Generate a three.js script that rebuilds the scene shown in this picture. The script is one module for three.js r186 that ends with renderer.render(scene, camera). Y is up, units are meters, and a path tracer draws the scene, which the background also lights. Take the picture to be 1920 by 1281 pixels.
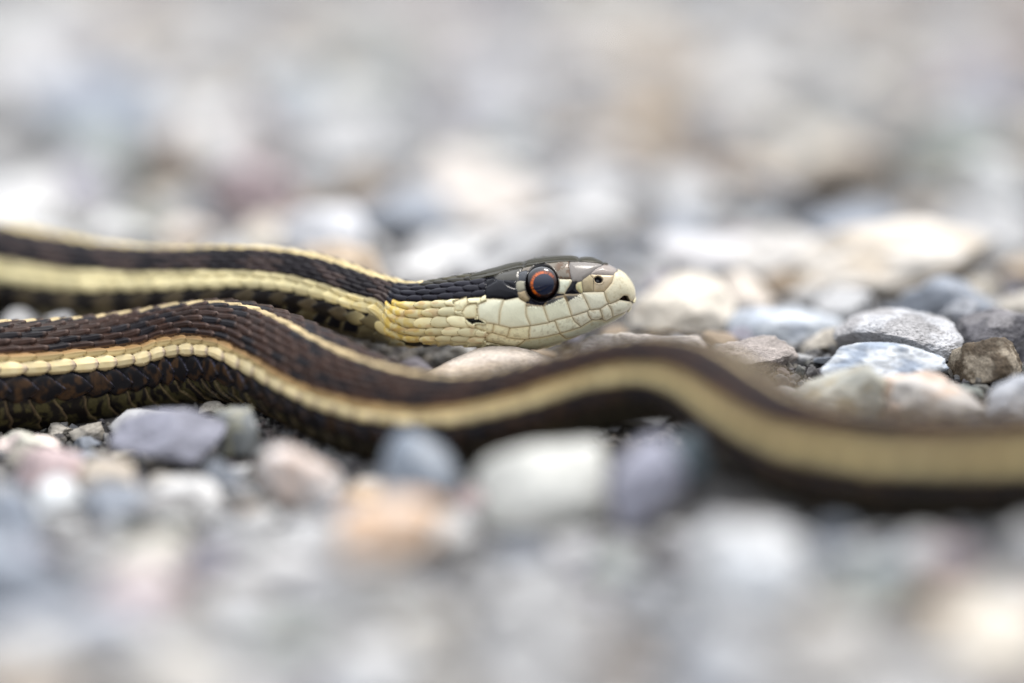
import * as THREE from 'three';
import { mergeVertices } from 'three/addons/utils/BufferGeometryUtils.js';

// ---------------------------------------------------------------- camera, sky, sun, exposure
const MM = 0.001;
const S = 0.065;                       // millimetres per photograph pixel in the plane of focus
const D = 500;                         // millimetres from the lens to the plane of focus
const TH = 12 * Math.PI / 180;         // the lens looks down by this much
const T0 = new THREE.Vector3(0, 10.2, 0);
const CAM = new THREE.Vector3(0, T0.y + D * Math.sin(TH), D * Math.cos(TH));
const scene = new THREE.Scene();
const camera = new THREE.PerspectiveCamera(2 * Math.atan(1281 * S / 2 / D) * 180 / Math.PI, 1920 / 1281, 0.02, 400);
camera.position.copy(CAM).multiplyScalar(MM);
camera.lookAt(T0.x * MM, T0.y * MM, T0.z * MM);
camera.updateMatrixWorld(true);
camera.focus = (D - 3) * MM;
camera.userData.fStop = camera.getFocalLength() / 40;      // a 40 mm wide aperture

const renderer = new THREE.WebGLRenderer();
renderer.toneMapping = THREE.LinearToneMapping;
renderer.toneMappingExposure = 1.8;
renderer.shadowMap.enabled = true;

const sun = new THREE.DirectionalLight(new THREE.Color(1, 0.94, 0.86), 1.5);
sun.position.set(0.35, 1.0, -0.25);
sun.shadow.radius = 34;
sun.castShadow = true;
sun.shadow.mapSize.set(2048, 2048);
Object.assign(sun.shadow.camera, { left: -0.4, right: 0.4, top: 0.4, bottom: -0.4, near: 0.1, far: 3 });
scene.add(sun);

{ // a bright, lightly clouded sky
  const w = 256, h = 128, d = new Float32Array(w * h * 4);
  for (let j = 0; j < h; j++) for (let i = 0; i < w; i++) {
    const el = ((j + 0.5) / h - 0.5) * Math.PI, sn = Math.max(0, Math.sin(el));
    const c = 0.22 + 1.3 * sn, n = 1;
    d.set([c * 0.93 * n, c * 0.97 * n, c * 1.05 * n, 1], (j * w + i) * 4);
  }
  const t = new THREE.DataTexture(d, w, h, THREE.RGBAFormat, THREE.FloatType);
  t.mapping = THREE.EquirectangularReflectionMapping; t.magFilter = t.minFilter = THREE.LinearFilter; t.needsUpdate = true;
  scene.background = t; scene.environment = t;
}

// ---------------------------------------------------------------- helpers
const clamp = (x, a = 0, b = 1) => Math.min(b, Math.max(a, x));
const mix = (a, b, t) => a + (b - a) * t;
const smooth = (a, b, x) => { const t = clamp((x - a) / (b - a)); return t * t * (3 - 2 * t); };
const lin = c => { c /= 255; return c <= 0.04045 ? c / 12.92 : ((c + 0.055) / 1.055) ** 2.4; };
const rgb = (r, g, b) => [lin(r), lin(g), lin(b)];
const mix3 = (a, b, t) => [mix(a[0], b[0], t), mix(a[1], b[1], t), mix(a[2], b[2], t)];
function rng(seed) { let a = seed >>> 0; return () => { a = (a + 0x6D2B79F5) | 0; let t = Math.imul(a ^ (a >>> 15), 1 | a); t = (t + Math.imul(t ^ (t >>> 7), 61 | t)) ^ t; return ((t ^ (t >>> 14)) >>> 0) / 4294967296; }; }
const hash = (x, y, z) => { let h = Math.imul(x, 374761393) ^ Math.imul(y, 668265263) ^ Math.imul(z, 2147483647 ^ 0x5bd1e995); h = Math.imul(h ^ (h >>> 13), 1274126177); return ((h ^ (h >>> 16)) >>> 0) / 4294967296; };
function noise(x, y, z) {            // value noise, 0..1
  const i = Math.floor(x), j = Math.floor(y), k = Math.floor(z);
  let u = x - i, v = y - j, w = z - k; u = u * u * (3 - 2 * u); v = v * v * (3 - 2 * v); w = w * w * (3 - 2 * w);
  const L = (a, b, t) => a + (b - a) * t;
  return L(L(L(hash(i, j, k), hash(i + 1, j, k), u), L(hash(i, j + 1, k), hash(i + 1, j + 1, k), u), v),
    L(L(hash(i, j, k + 1), hash(i + 1, j, k + 1), u), L(hash(i, j + 1, k + 1), hash(i + 1, j + 1, k + 1), u), v), w);
}
const fbm = (x, y, z, o = 4) => { let s = 0, a = 0.5, n = 0; for (let i = 0; i < o; i++) { s += a * noise(x, y, z); n += a; a *= 0.5; x = x * 2.03 + 7.1; y = y * 2.03 + 3.7; z = z * 2.03 + 1.3; } return s / n; };
const lerpTable = (tab, x) => {      // [[x, y...]] with rising x, monotone smooth enough
  if (x <= tab[0][0]) return tab[0][1];
  for (let i = 1; i < tab.length; i++) if (x <= tab[i][0]) { const t = (x - tab[i - 1][0]) / (tab[i][0] - tab[i - 1][0]); return mix(tab[i - 1][1], tab[i][1], t); }
  return tab[tab.length - 1][1];
};
const hermite = (tab, x) => {        // smooth table
  const n = tab.length; if (x <= tab[0][0]) return tab[0][1]; if (x >= tab[n - 1][0]) return tab[n - 1][1];
  let i = 1; while (tab[i][0] < x) i++;
  const sl = k => k <= 0 || k >= n - 1 ? (k <= 0 ? (tab[1][1] - tab[0][1]) / (tab[1][0] - tab[0][0]) : (tab[n - 1][1] - tab[n - 2][1]) / (tab[n - 1][0] - tab[n - 2][0])) : (tab[k + 1][1] - tab[k - 1][1]) / (tab[k + 1][0] - tab[k - 1][0]);
  const h = tab[i][0] - tab[i - 1][0], t = (x - tab[i - 1][0]) / h, t2 = t * t, t3 = t2 * t;
  return (2 * t3 - 3 * t2 + 1) * tab[i - 1][1] + (t3 - 2 * t2 + t) * h * sl(i - 1) + (3 * t2 - 2 * t3) * tab[i][1] + (t3 - t2) * h * sl(i);
};
const UPV = new THREE.Vector3(0, Math.cos(TH), -Math.sin(TH)), FWD = new THREE.Vector3(0, -Math.sin(TH), -Math.cos(TH));
const at = (px, py, d = 0) => {      // a photograph pixel and its distance in front of the plane of focus -> point in mm
  const k = (D - d) / D;
  return new THREE.Vector3().copy(CAM).addScaledVector(FWD, D - d).addScaledVector(UPV, (640.5 - py) * S * k).add(new THREE.Vector3((px - 960) * S * k, 0, 0));
};
const toPx = p => { const q = p.clone().sub(CAM), dep = q.dot(FWD), k = D / dep / S; return [960 + q.x * k, 640.5 - q.dot(UPV) * k, D - dep]; };
// the lie of the ground: a low hollow at the front, a bank behind the snake
const lie = (x, z) => 7.5 * smooth(9, -16, z - 16 * smooth(-4, 26, x)) + 1.2 * (fbm(x / 30 + 9, 0, z / 30 + 4, 2) - 0.5) + 2.2 * smooth(40, 62, z) * smooth(10, 40, x);

const used = {};
function put(o, name, label, category, group, kind) {
  const n = used[name] = (used[name] ?? -1) + 1;
  o.name = n ? `${name}_${String(n).padStart(3, '0')}` : name;
  if (label) o.userData.label = label; if (category) o.userData.category = category;
  if (group) o.userData.group = group; if (kind) o.userData.kind = kind;
  o.traverse(m => { if (m.isMesh) { m.castShadow = m.receiveShadow = true; } });
  scene.add(o); return o;
}

// ---------------------------------------------------------------- the snake's centre line, from snout to tail
//        px    py    d    r(mm) roll towards the lens (degrees)
const LINE = [
  [1191, 549, 0, 4.0, 0], [1150, 555, 0, 4.0, 0], [1100, 560, 0, 4.0, 0], [1040, 566, 0, 4.0, 0], [980, 573, 0, 4.0, 0], [920, 579, 0, 4.0, 0], [860, 583, 0, 3.95, 0], [800, 588, -1, 3.9, 0], [750, 588, -3, 3.9, 0],
  [690, 575, -4.5, 4.0, 0], [620, 552, -6.5, 4.2, 0], [550, 536, -8.5, 4.35, 0], [470, 534, -10.5, 4.6, -2], [390, 540, -13.5, 4.9, -3], [300, 547, -17.5, 5.3, -4], [200, 547, -22.5, 5.8, -4], [100, 538, -28, 6.4, -4], [0, 522, -34, 7.0, -4],
  [-110, 518, -40, 6.8, 0], [-260, 545, -44, 6.5, 0], [-390, 600, -32, 6.5, 0], [-430, 660, -14, 6.5, 0], [-380, 700, 2, 6.5, 0], [-250, 710, 6, 6.5, 0], [-120, 712, 4, 6.6, -4],
  [0, 711, 1, 6.65, -8], [110, 705, -2, 6.55, -8], [210, 694, -4.5, 6.4, -6], [310, 673, -5, 6.2, -3], [390, 659, -3, 6.05, 0], [460, 660, 0.5, 5.9, 3], [520, 680, 4.5, 5.8, 7], [580, 710, 9, 5.7, 10], [640, 741, 13, 5.65, 10], [710, 771, 17, 5.55, 7], [790, 790, 21, 5.4, 3], [870, 796, 24, 5.3, 0],
  [950, 783, 26, 5.2, -3], [1040, 755, 28, 5.1, -3], [1130, 728, 30, 5.0, -2], [1210, 712, 33, 4.95, 0], [1275, 712, 36, 4.95, 2], [1330, 731, 40, 5.1, 0], [1385, 768, 45, 5.3, -2], [1440, 814, 50, 5.6, -5], [1510, 850, 55, 5.9, -4], [1600, 871, 58, 6.05, -5], [1710, 882, 61, 6.1, -5], [1820, 883, 63, 6.0, -5], [1930, 876, 64, 5.9, -4],
  [2060, 850, 64, 4.8, 0], [2220, 850, 60, 4.4, 0], [2420, 870, 56, 3.8, 0], [2640, 880, 58, 3.0, 0], [2880, 880, 64, 2.0, 0], [3120, 890, 68, 0.9, 0], [3250, 893, 70, 0.15, 0],
];
const ctl = LINE.map(l => at(l[0], l[1], l[2]));
const curve = new THREE.CatmullRomCurve3(ctl, false, 'centripetal');
const NS = 6000, tabP = [], tabS = [0], tabQ = [0], tabR = [], tabRoll = [];
const K = LINE.length - 1;
{ // ease the line where it bends
  for (let i = 0; i <= NS; i++) tabP.push(curve.getPoint(i / NS));
  const f0 = Math.round(9 / K * NS);
  for (let pass = 0; pass < 3; pass++) { const src = tabP.map(p => p.clone()), w = 60; for (let i = f0; i < NS - w; i++) { const a = new THREE.Vector3(), ww = Math.min(w, i - f0); for (let k = -ww; k <= ww; k += 3) a.add(src[i + k]); tabP[i].copy(a.multiplyScalar(1 / (2 * Math.floor(ww / 3) + 1 + (0)))); if (ww % 3) { let n = 0; a.set(0, 0, 0); for (let k = -ww; k <= ww; k++) { a.add(src[i + k]); n++; } tabP[i].copy(a.multiplyScalar(1 / n)); } } }
}
for (let i = 0; i <= NS; i++) {
  const t = i / NS, f = t * K, k = Math.min(K - 1, Math.floor(f)), u = f - k, e = u * u * (3 - 2 * u);
  tabR.push(mix(LINE[k][3], LINE[k + 1][3], e)); tabRoll.push(mix(LINE[k][4], LINE[k + 1][4], e));
  if (i) { const ds = tabP[i].distanceTo(tabP[i - 1]); tabS.push(tabS[i - 1] + ds); tabQ.push(tabQ[i - 1] + ds / Math.max(0.4, 0.5 * tabR[i] * (tabS[i] < 34 ? mix(0.82, 1, smooth(22, 34, tabS[i])) : 1))); }
}
// the gravel is packed up to where the snake's body lies on it
const bed = []; for (let i = 0; i <= NS; i += 24) if (tabS[i] > 46) { const p = tabP[i], gap = p.y - tabR[i] - lie(p.x, p.z); bed.push([p.x, p.z, clamp(gap - 0.3, 0, 3.6)]); }
const ground = (x, z) => { let w = 0, h = 0; for (const b of bed) { const d2 = (b[0] - x) ** 2 + (b[1] - z) ** 2; if (d2 < 900) { const e = Math.exp(-d2 / 90); w = Math.max(w, e); h = Math.max(h, b[2] * Math.min(1, e * 1.25)); } } return lie(x, z) + h; };
const idxAt = s => { let a = 0, b = NS; while (b - a > 1) { const m = (a + b) >> 1; tabS[m] <= s ? a = m : b = m; } return a + clamp((s - tabS[a]) / (tabS[b] - tabS[a] || 1)); };
const sample = (tab, f) => { const i = Math.floor(f), u = f - i; return i >= NS ? tab[NS] : mix(tab[i], tab[i + 1], u); };
const sOfCtl = i => tabS[Math.round(i / K * NS)];
const sOfPx = (px, from, to) => { for (let i = Math.round(from / K * NS); i <= to / K * NS; i++) { const q = toPx(tabP[i])[0]; if ((from < 20 && q <= px) || (from >= 20 && q >= px)) return tabS[i]; } return tabS[Math.round(to / K * NS)]; };

// ---------------------------------------------------------------- ground sheet
{
  const n = 240, ax = i => { const t = (i / n) * 2 - 1; return Math.sign(t) * (420 * Math.abs(t) + 2e5 * Math.abs(t) ** 22); };
  const pos = [], col = [], idx = [];
  for (let j = 0; j <= n; j++) for (let i = 0; i <= n; i++) {
    const x = ax(i), z = ax(j), far = smooth(900, 3000, Math.hypot(x, z));
    const y = (ground(x, z) - 0.6 + 0.9 * (fbm(x / 2.3, 1, z / 2.3, 2) - 0.5)) * (1 - far);
    pos.push(x * MM, y * MM, z * MM);
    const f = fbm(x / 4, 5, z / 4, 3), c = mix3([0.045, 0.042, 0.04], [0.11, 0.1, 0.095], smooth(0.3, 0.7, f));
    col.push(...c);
  }
  for (let j = 0; j < n; j++) for (let i = 0; i < n; i++) { const a = j * (n + 1) + i; idx.push(a, a + n + 1, a + 1, a + 1, a + n + 1, a + n + 2); }
  const g = new THREE.BufferGeometry(); g.setAttribute('position', new THREE.Float32BufferAttribute(pos, 3)); g.setAttribute('color', new THREE.Float32BufferAttribute(col, 3)); g.setIndex(idx); g.computeVertexNormals();
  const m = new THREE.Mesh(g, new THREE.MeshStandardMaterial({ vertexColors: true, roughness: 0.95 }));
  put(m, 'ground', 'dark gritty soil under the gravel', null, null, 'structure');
}

const X = px => (px - 960) * S;
// head outline (photograph pixels): top, bottom, half width in mm
const TOPL = [[700, 516], [740, 527], [760, 530], [780, 531], [800, 529], [820, 526], [840, 523], [860, 520], [880, 517], [900, 513.5], [920, 509.5], [940, 505], [960, 499], [980, 493.5], [1000, 489.5], [1020, 486.5], [1050, 483], [1070, 482], [1090, 482.5], [1110, 485], [1130, 489.5], [1150, 496], [1165, 504], [1176, 513], [1184, 525], [1189, 538], [1191, 549]];
const BOTL = [[700, 637], [740, 647], [780, 650], [800, 648], [820, 646], [840, 645], [860, 646], [880, 648], [900, 650.5], [920, 653], [940, 656], [960, 658], [980, 658], [1000, 656], [1020, 651.5], [1040, 645.5], [1060, 638.5], [1080, 630.5], [1100, 622], [1120, 613.5], [1140, 604.5], [1160, 594], [1172, 585], [1180, 576.5], [1187, 566], [1191, 550]];
const WIDL = [[700, 4.0], [760, 3.9], [800, 4.0], [840, 4.35], [880, 4.85], [920, 5.15], [950, 5.1], [1000, 4.65], [1050, 4.15], [1100, 3.55], [1130, 3.1], [1150, 2.75], [1165, 2.4], [1176, 2.0], [1184, 1.45], [1189, 0.8], [1191, 0.05]];

const NA = 400;
const stations = [];
{
  const sHead = sOfPx(862, 0, 9), sNeck = sOfPx(700, 0, 11), sFar = sOfCtl(17), sNearA = sOfCtl(24), sNearB = sOfCtl(31), sNearC = sOfCtl(36), sOut = sOfCtl(49), sEnd = tabS[NS];
  const seg = (a, b, ds) => { const n = Math.ceil((b - a) / ds); for (let i = 0; i < n; i++) stations.push(mix(a, b, i / n)); };
  for (let i = 0; i < 70; i++) stations.push(2.4 * (i / 70) ** 1.7);
  seg(2.4, sHead, 0.062); seg(sHead, sNeck, 0.085); seg(sNeck, sFar, 0.15); seg(sFar, sNearA, 0.55); seg(sNearA, sNearB, 0.125); seg(sNearB, sNearC, 0.19); seg(sNearC, sOut, 0.32); seg(sOut, sEnd, 0.8); stations.push(sEnd);
}
const NR = stations.length;
const base = new Float32Array(NR * NA * 3), info = [];
{
  const T = new THREE.Vector3(), side = new THREE.Vector3(), up = new THREE.Vector3(), Y = new THREE.Vector3(0, 1, 0), p = new THREE.Vector3(), c2 = new THREE.Vector3();
  for (let i = 0; i < NR; i++) {
    const s = stations[i], f = idxAt(s), k = Math.min(NS - 1, Math.floor(f)), u = f - k;
    p.copy(tabP[k]).lerp(tabP[k + 1], u);
    const k0 = Math.max(0, k - 14), k1 = Math.min(NS, k + 15); T.copy(tabP[k1]).sub(tabP[k0]).normalize();
    side.crossVectors(T, Y).normalize(); up.crossVectors(side, T).normalize();
    const roll = sample(tabRoll, f) * Math.PI / 180 * Math.sign(side.z), cr = Math.cos(roll), sr = Math.sin(roll);
    c2.copy(up).multiplyScalar(cr).addScaledVector(side, sr); side.multiplyScalar(cr).addScaledVector(up, -sr); up.copy(c2);
    const r = sample(tabR, f), px = toPx(p)[0], headness = s < 60 ? smooth(700, 790, px) : 0;
    let ht = r * 0.99, hb = r * 0.97, w = r, nU = 2.15, nL = 2.3;
    if (headness > 0) {
      const ay = toPx(p)[1], k = (D - toPx(p)[2]) / D * S, cx = Math.cos(Math.atan2(T.y, Math.abs(T.x)));
      ht = mix(ht, Math.max(0.02, (ay - hermite(TOPL, px)) * k * cx), headness); hb = mix(hb, Math.max(0.02, (hermite(BOTL, px) - ay) * k * cx), headness); w = mix(w, hermite(WIDL, px), headness);
      const hh = smooth(850, 960, px); nU = mix(nU, 2.25, hh); nL = mix(nL, 2.25, hh);
    }
    info.push({ s, r, px, q: sample(tabQ, f), T: T.clone(), side: side.clone(), up: up.clone(), p: p.clone(), head: s < 60 ? px : 0, ht, hb, w });
    for (let j = 0; j < NA; j++) {
      const a = (j / NA) * Math.PI * 2, ca = Math.cos(a), sa = Math.sin(a), n = sa > 0 ? nU : nL;
      const x = w * Math.sign(ca) * Math.abs(ca) ** (2 / n), y = (sa > 0 ? ht : hb) * Math.sign(sa) * Math.abs(sa) ** (2 / n);
      const o = (i * NA + j) * 3;
      base[o] = p.x + side.x * x + up.x * y; base[o + 1] = p.y + side.y * x + up.y * y; base[o + 2] = p.z + side.z * x + up.z * y;
    }
  }
}
const V = (i, j) => { const o = (i * NA + ((j % NA) + NA) % NA) * 3; return [base[o], base[o + 1], base[o + 2]]; };
const nrm = new Float32Array(NR * NA * 3);
for (let i = 0; i < NR; i++) {
  const i0 = Math.max(0, i - 1), i1 = Math.min(NR - 1, i + 1);
  for (let j = 0; j < NA; j++) {
    const A = V(i0, j), B = V(i1, j), C = V(i, j - 1), E = V(i, j + 1);
    const ux = B[0] - A[0], uy = B[1] - A[1], uz = B[2] - A[2], vx = E[0] - C[0], vy = E[1] - C[1], vz = E[2] - C[2];
    let nx = uy * vz - uz * vy, ny = uz * vx - ux * vz, nz = ux * vy - uy * vx; const l = Math.hypot(nx, ny, nz) || 1;
    const P = V(i, j), c = info[i].p; if (nx * (P[0] - c.x) + ny * (P[1] - c.y) + nz * (P[2] - c.z) < 0) { nx = -nx; ny = -ny; nz = -nz; }
    if (i === 0) { nx = 1; ny = 0; nz = 0; nrm.set([1, 0, 0], (i * NA + j) * 3); continue; }
    nrm.set([nx / l, ny / l, nz / l], (i * NA + j) * 3);
  }
}

// head plates: outlines as read off the side of the head (x4.8 enlargement starting at pixel 840, 460), set on to the surface
const PALE = rgb(224, 222, 194), PALE2 = rgb(220, 216, 192), CREAM = rgb(224, 216, 176), BLK = rgb(17, 17, 22), TAN = rgb(120, 105, 78), GREYP = rgb(128, 122, 112), SNOUT = rgb(198, 190, 162);
const PLATES = [
  ['rostral', [1500, 240, 1610, 235, 1660, 300, 1695, 360, 1685, 440, 1640, 500, 1615, 455, 1580, 450, 1545, 490, 1470, 528, 1430, 512, 1410, 432, 1482, 330], SNOUT, 0.1],
  ['mouth', [1548, 488, 1590, 456, 1618, 462, 1634, 500], rgb(30, 16, 12), -0.42],
  ['lip1', [1215, 432, 1400, 427, 1436, 512, 1370, 572, 1288, 585, 1255, 520], PALE2, 0.08],
  ['lip2', [1048, 447, 1205, 440, 1250, 520, 1270, 583, 1115, 636, 1078, 525], PALE2, 0.08],
  ['lip3', [862, 545, 900, 478, 1035, 452, 1076, 530, 1112, 637, 905, 687, 872, 592], PALE, 0.08],
  ['lip4', [706, 540, 730, 508, 855, 545, 870, 592, 902, 688, 738, 724, 704, 640], PALE, 0.08],
  ['lip5', [492, 500, 630, 478, 700, 525, 701, 620, 737, 724, 570, 742, 456, 708, 470, 600], PALE, 0.09],
  ['lip6', [270, 535, 400, 473, 505, 490, 470, 595, 455, 708, 360, 690, 275, 662, 266, 590], PALE, 0.09],
  ['lip7', [150, 560, 190, 525, 265, 527, 262, 658, 150, 652, 130, 610], CREAM, 0.09],
  ['low0', [1440, 534, 1545, 494, 1640, 512, 1655, 540, 1600, 600, 1490, 640, 1470, 575], PALE2, 0.03],
  ['low1', [1374, 577, 1440, 536, 1475, 590, 1482, 645, 1425, 682, 1390, 640], PALE2, 0.03],
  ['low2', [1262, 592, 1366, 575, 1387, 642, 1330, 672, 1295, 668, 1266, 632], PALE2, 0.03],
  ['low3', [1120, 640, 1255, 600, 1290, 680, 1200, 727, 1140, 682], PALE2, 0.03],
  ['low4', [972, 685, 1112, 645, 1140, 690, 1192, 736, 1015, 797, 988, 755], PALE, 0.03],
  ['low5', [740, 736, 965, 690, 1002, 792, 860, 830, 738, 842, 730, 795], PALE, 0.03],
  ['low6', [560, 752, 735, 738, 726, 842, 640, 850, 540, 835], CREAM, 0.03],
  ['low7', [412, 716, 560, 748, 535, 815, 400, 788], CREAM, 0.03],
  ['low8', [250, 702, 410, 715, 398, 786, 300, 770, 240, 740], CREAM, 0.03],
  ['jawmark', [150, 660, 275, 668, 330, 690, 250, 698, 215, 712], rgb(16, 14, 14), -0.02],
  ['chin0', [1010, 800, 1200, 740, 1300, 676, 1425, 688, 1500, 650, 1600, 606, 1560, 660, 1440, 735, 1250, 800, 1060, 840], rgb(176, 176, 152), 0.02],
  ['chin1', [690, 860, 860, 838, 1005, 802, 1060, 845, 1240, 805, 1100, 850, 900, 910, 700, 950, 600, 930], rgb(172, 170, 140), 0.02],
  ['chin2', [400, 800, 540, 838, 690, 856, 600, 925, 480, 890, 330, 850], CREAM, 0.02],
  ['supraocular', [660, 232, 720, 180, 830, 165, 1092, 152, 1090, 230, 1106, 300, 1010, 302, 945, 240, 850, 205, 745, 212, 690, 232], rgb(112, 104, 92), 0.12],
  ['preocular', [1005, 306, 1108, 308, 1110, 342, 1046, 440, 985, 432, 1000, 340], rgb(188, 190, 168), 0.08],
  ['loreal', [1150, 350, 1200, 325, 1216, 412, 1182, 428, 1152, 392], rgb(170, 168, 128), 0.06],
  ['loredark', [1112, 346, 1150, 332, 1148, 395, 1188, 432, 1066, 437], BLK, 0.02],
  ['prefrontal', [1096, 158, 1390, 172, 1292, 242, 1232, 300, 1192, 322, 1132, 324, 1110, 280], rgb(122, 116, 110), 0.08],
  ['internasal', [1395, 180, 1520, 230, 1482, 265, 1282, 256, 1330, 205], rgb(140, 130, 122), 0.06],
  ['postnasal', [1218, 302, 1280, 264, 1318, 292, 1308, 412, 1220, 422, 1208, 352], rgb(152, 138, 108), 0.07],
  ['prenasal', [1288, 262, 1486, 270, 1466, 340, 1402, 412, 1314, 414, 1310, 320], rgb(172, 156, 128), 0.07],
  ['postocular1', [640, 250, 700, 228, 712, 262, 695, 318, 640, 312], rgb(60, 62, 66), 0.1],
  ['postocular2', [612, 345, 650, 318, 688, 322, 690, 400, 645, 420, 608, 385], rgb(132, 128, 110), 0.13],
  ['postocular3', [630, 432, 690, 412, 724, 485, 706, 512, 645, 485], rgb(138, 122, 92), 0.13],
  ['underocular', [706, 512, 740, 500, 800, 520, 870, 500, 930, 462, 990, 440, 1040, 446, 900, 474, 862, 540, 790, 552, 720, 545], rgb(22, 24, 36), 0.02],
  ['temporal1', [328, 402, 430, 320, 500, 332, 560, 372, 612, 392, 625, 462, 520, 490, 380, 474, 332, 445], BLK, 0.16],
  ['temporal0', [510, 320, 600, 325, 612, 385, 562, 368, 505, 332], BLK, 0.1],
  ['temporal2', [338, 322, 398, 288, 432, 318, 350, 358], BLK, 0.12],
  ['parietal', [250, 268, 400, 215, 480, 196, 670, 190, 655, 232, 636, 255, 636, 315, 520, 312, 400, 276, 300, 285], rgb(66, 64, 58), 0.1],
  ['cheek', [48, 505, 165, 468, 186, 520, 132, 592, 62, 592], CREAM, 0.12],
].map(([name, z, c, h]) => ({ name, z, c, h }));
const headRows = []; for (let i = 0; i < NR; i++) if (info[i].head > 840) headRows.push(i);
const cand = [];
const onSurface = (zx, zy) => { const x = 840 + zx / 4.8, y = 460 + zy / 4.8; let b = 1e9, h = null; for (const c of cand) { const d = (c[0] - x) ** 2 + (c[1] - y) ** 2; if (d < b) { b = d; h = c; } } return { x: h[2], y: h[3], z: h[4] }; };
{ // put each outline corner on the surface that the lens sees there
  for (const i of headRows) { if (i % 2) continue; for (let j = 0; j < NA; j += 2) { const o = (i * NA + j) * 3; if (nrm[o] * 0 + nrm[o + 1] * Math.sin(TH) + nrm[o + 2] * Math.cos(TH) < -0.02) continue; const q = toPx(new THREE.Vector3(base[o], base[o + 1], base[o + 2])); cand.push([q[0], q[1], base[o], base[o + 1], base[o + 2]]); } }
  for (const P of PLATES) {
    P.v = []; for (let k = 0; k < P.z.length; k += 2) {
      const x = 840 + P.z[k] / 4.8, y = 460 + P.z[k + 1] / 4.8; let b = 1e9, h = null;
      for (const c of cand) { const d = (c[0] - x) ** 2 + (c[1] - y) ** 2; if (d < b) { b = d; h = c; } }
      const e = Math.sqrt(b); P.v.push([h[2] + (e > 1.5 ? (x - h[0]) * S : 0), h[3] - (e > 1.5 ? (y - h[1]) * S : 0)]);
    }
    P.bb = [Math.min(...P.v.map(v => v[0])) - 1, Math.max(...P.v.map(v => v[0])) + 1, Math.min(...P.v.map(v => v[1])) - 1, Math.max(...P.v.map(v => v[1])) + 1];
  }
}
const TOPS = [
  ['parietal', [985, 0, 985, 2.0, 960, 3.8, 905, 3.2, 885, 1.6, 880, 0]], ['frontal', [1085, 0, 1083, 1.3, 1040, 1.0, 985, 0.95, 976, 0]],
  ['supraocular', [1085, 1.35, 1082, 3.6, 1020, 4.3, 972, 3.6, 985, 1.0, 1040, 1.05]], ['prefrontal', [1087, 0, 1087, 3.6, 1122, 3.2, 1130, 1.5, 1124, 0]],
  ['internasal', [1126, 0, 1132, 1.5, 1124, 3.1, 1152, 2.7, 1164, 1.2, 1163, 0]], ['rostral', [1165, 0, 1165, 1.2, 1154, 2.8, 1190, 2.6, 1191, 0]],
].map(([name, z]) => { const v = []; for (let k = 0; k < z.length; k += 2) v.push([X(z[k]), z[k + 1]]); return { name, v, c: name === 'rostral' ? rgb(96, 88, 64) : rgb(38, 35, 18), h: 0.1, bb: [Math.min(...v.map(p => p[0])) - 1, Math.max(...v.map(p => p[0])) + 1, Math.min(...v.map(p => p[1])) - 1, Math.max(...v.map(p => p[1])) + 1] }; });
function signed(poly, x, y) {        // > 0 inside, millimetres
  let d = 1e9, inside = false; const v = poly;
  for (let i = 0, j = v.length - 1; i < v.length; j = i++) {
    const ax = v[j][0], ay = v[j][1], bx = v[i][0], by = v[i][1], ex = bx - ax, ey = by - ay, t = clamp(((x - ax) * ex + (y - ay) * ey) / (ex * ex + ey * ey || 1));
    d = Math.min(d, (x - ax - ex * t) ** 2 + (y - ay - ey * t) ** 2);
    if ((ay > y) !== (by > y) && x < (bx - ax) * (y - ay) / (by - ay) + ax) inside = !inside;
  }
  return (inside ? 1 : -1) * Math.sqrt(d);
}
function plateAt(list, x, y) {
  let b = -9, b2 = -9, P = null;
  for (const p of list) { if (x < p.bb[0] || x > p.bb[1] || y < p.bb[2] || y > p.bb[3]) continue; const d = signed(p.v, x, y); if (d > b) { b2 = b; b = d; P = p; } else if (d > b2) b2 = d; }
  return P && b > (x < X(912) ? -0.03 : -0.28) ? { P, b, g: x < X(912) ? Math.min((b - Math.max(b2, -0.28)) / 2, b + 0.03) : Math.min((b - Math.max(b2, -0.28)) / 2, b + 0.2) } : null;
}
const EYE = { c: onSurface(848, 355), r: 2.05 }, NOS = onSurface(1350, 316);

// rows of scales round the body: [centre angle from the back, half width], both in degrees
const rowSet = (first, widths) => { const out = [[0, first]]; let a = first; for (const w of widths) { out.push([a + w / 2, w / 2]); a += w; } out.end = a; return out; };
const nearRows = w => [3.6, 9.5, 9.5, 9.5, 9.5, 9.5, 9.5, w * 0.8, w * 1.2, 46 - 1.6 * w], FARROWS = [5.5, 8.8, 8.8, 8.8, 8.8, 8.8, 8.8, 11, 16, 24], NAPEROWS = [7, 12.5, 12.5, 13, 13, 14, 15, 16, 17, 18];
const rowsOf = I => {
  if (I.rows) return I.rows;
  const near = I.s > sTurn, t = near ? 0 : smooth(715, 800, I.px), w = (near ? nearRows(mix(11.5, 11, smooth(sB - 8, sC, I.s))) : FARROWS).map((x, k) => mix(x, NAPEROWS[k], t));
  return I.rows = rowSet(w[0], w.slice(1));                              // fewer, rounder dark scales on the nape
};
const sB = sOfCtl(30), sC = sOfCtl(36);
const DB = rgb(31, 21, 17), DK = rgb(17, 16, 21), STRN = rgb(206, 184, 134), STRF = rgb(222, 206, 154), OLIVE = rgb(84, 78, 48), SKIN = rgb(14, 12, 14), VERTN = rgb(176, 156, 118), VERTF = rgb(196, 178, 132), PURP = rgb(46, 38, 40), YEL = rgb(214, 184, 96);
const sTurn = sOfCtl(21);

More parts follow.
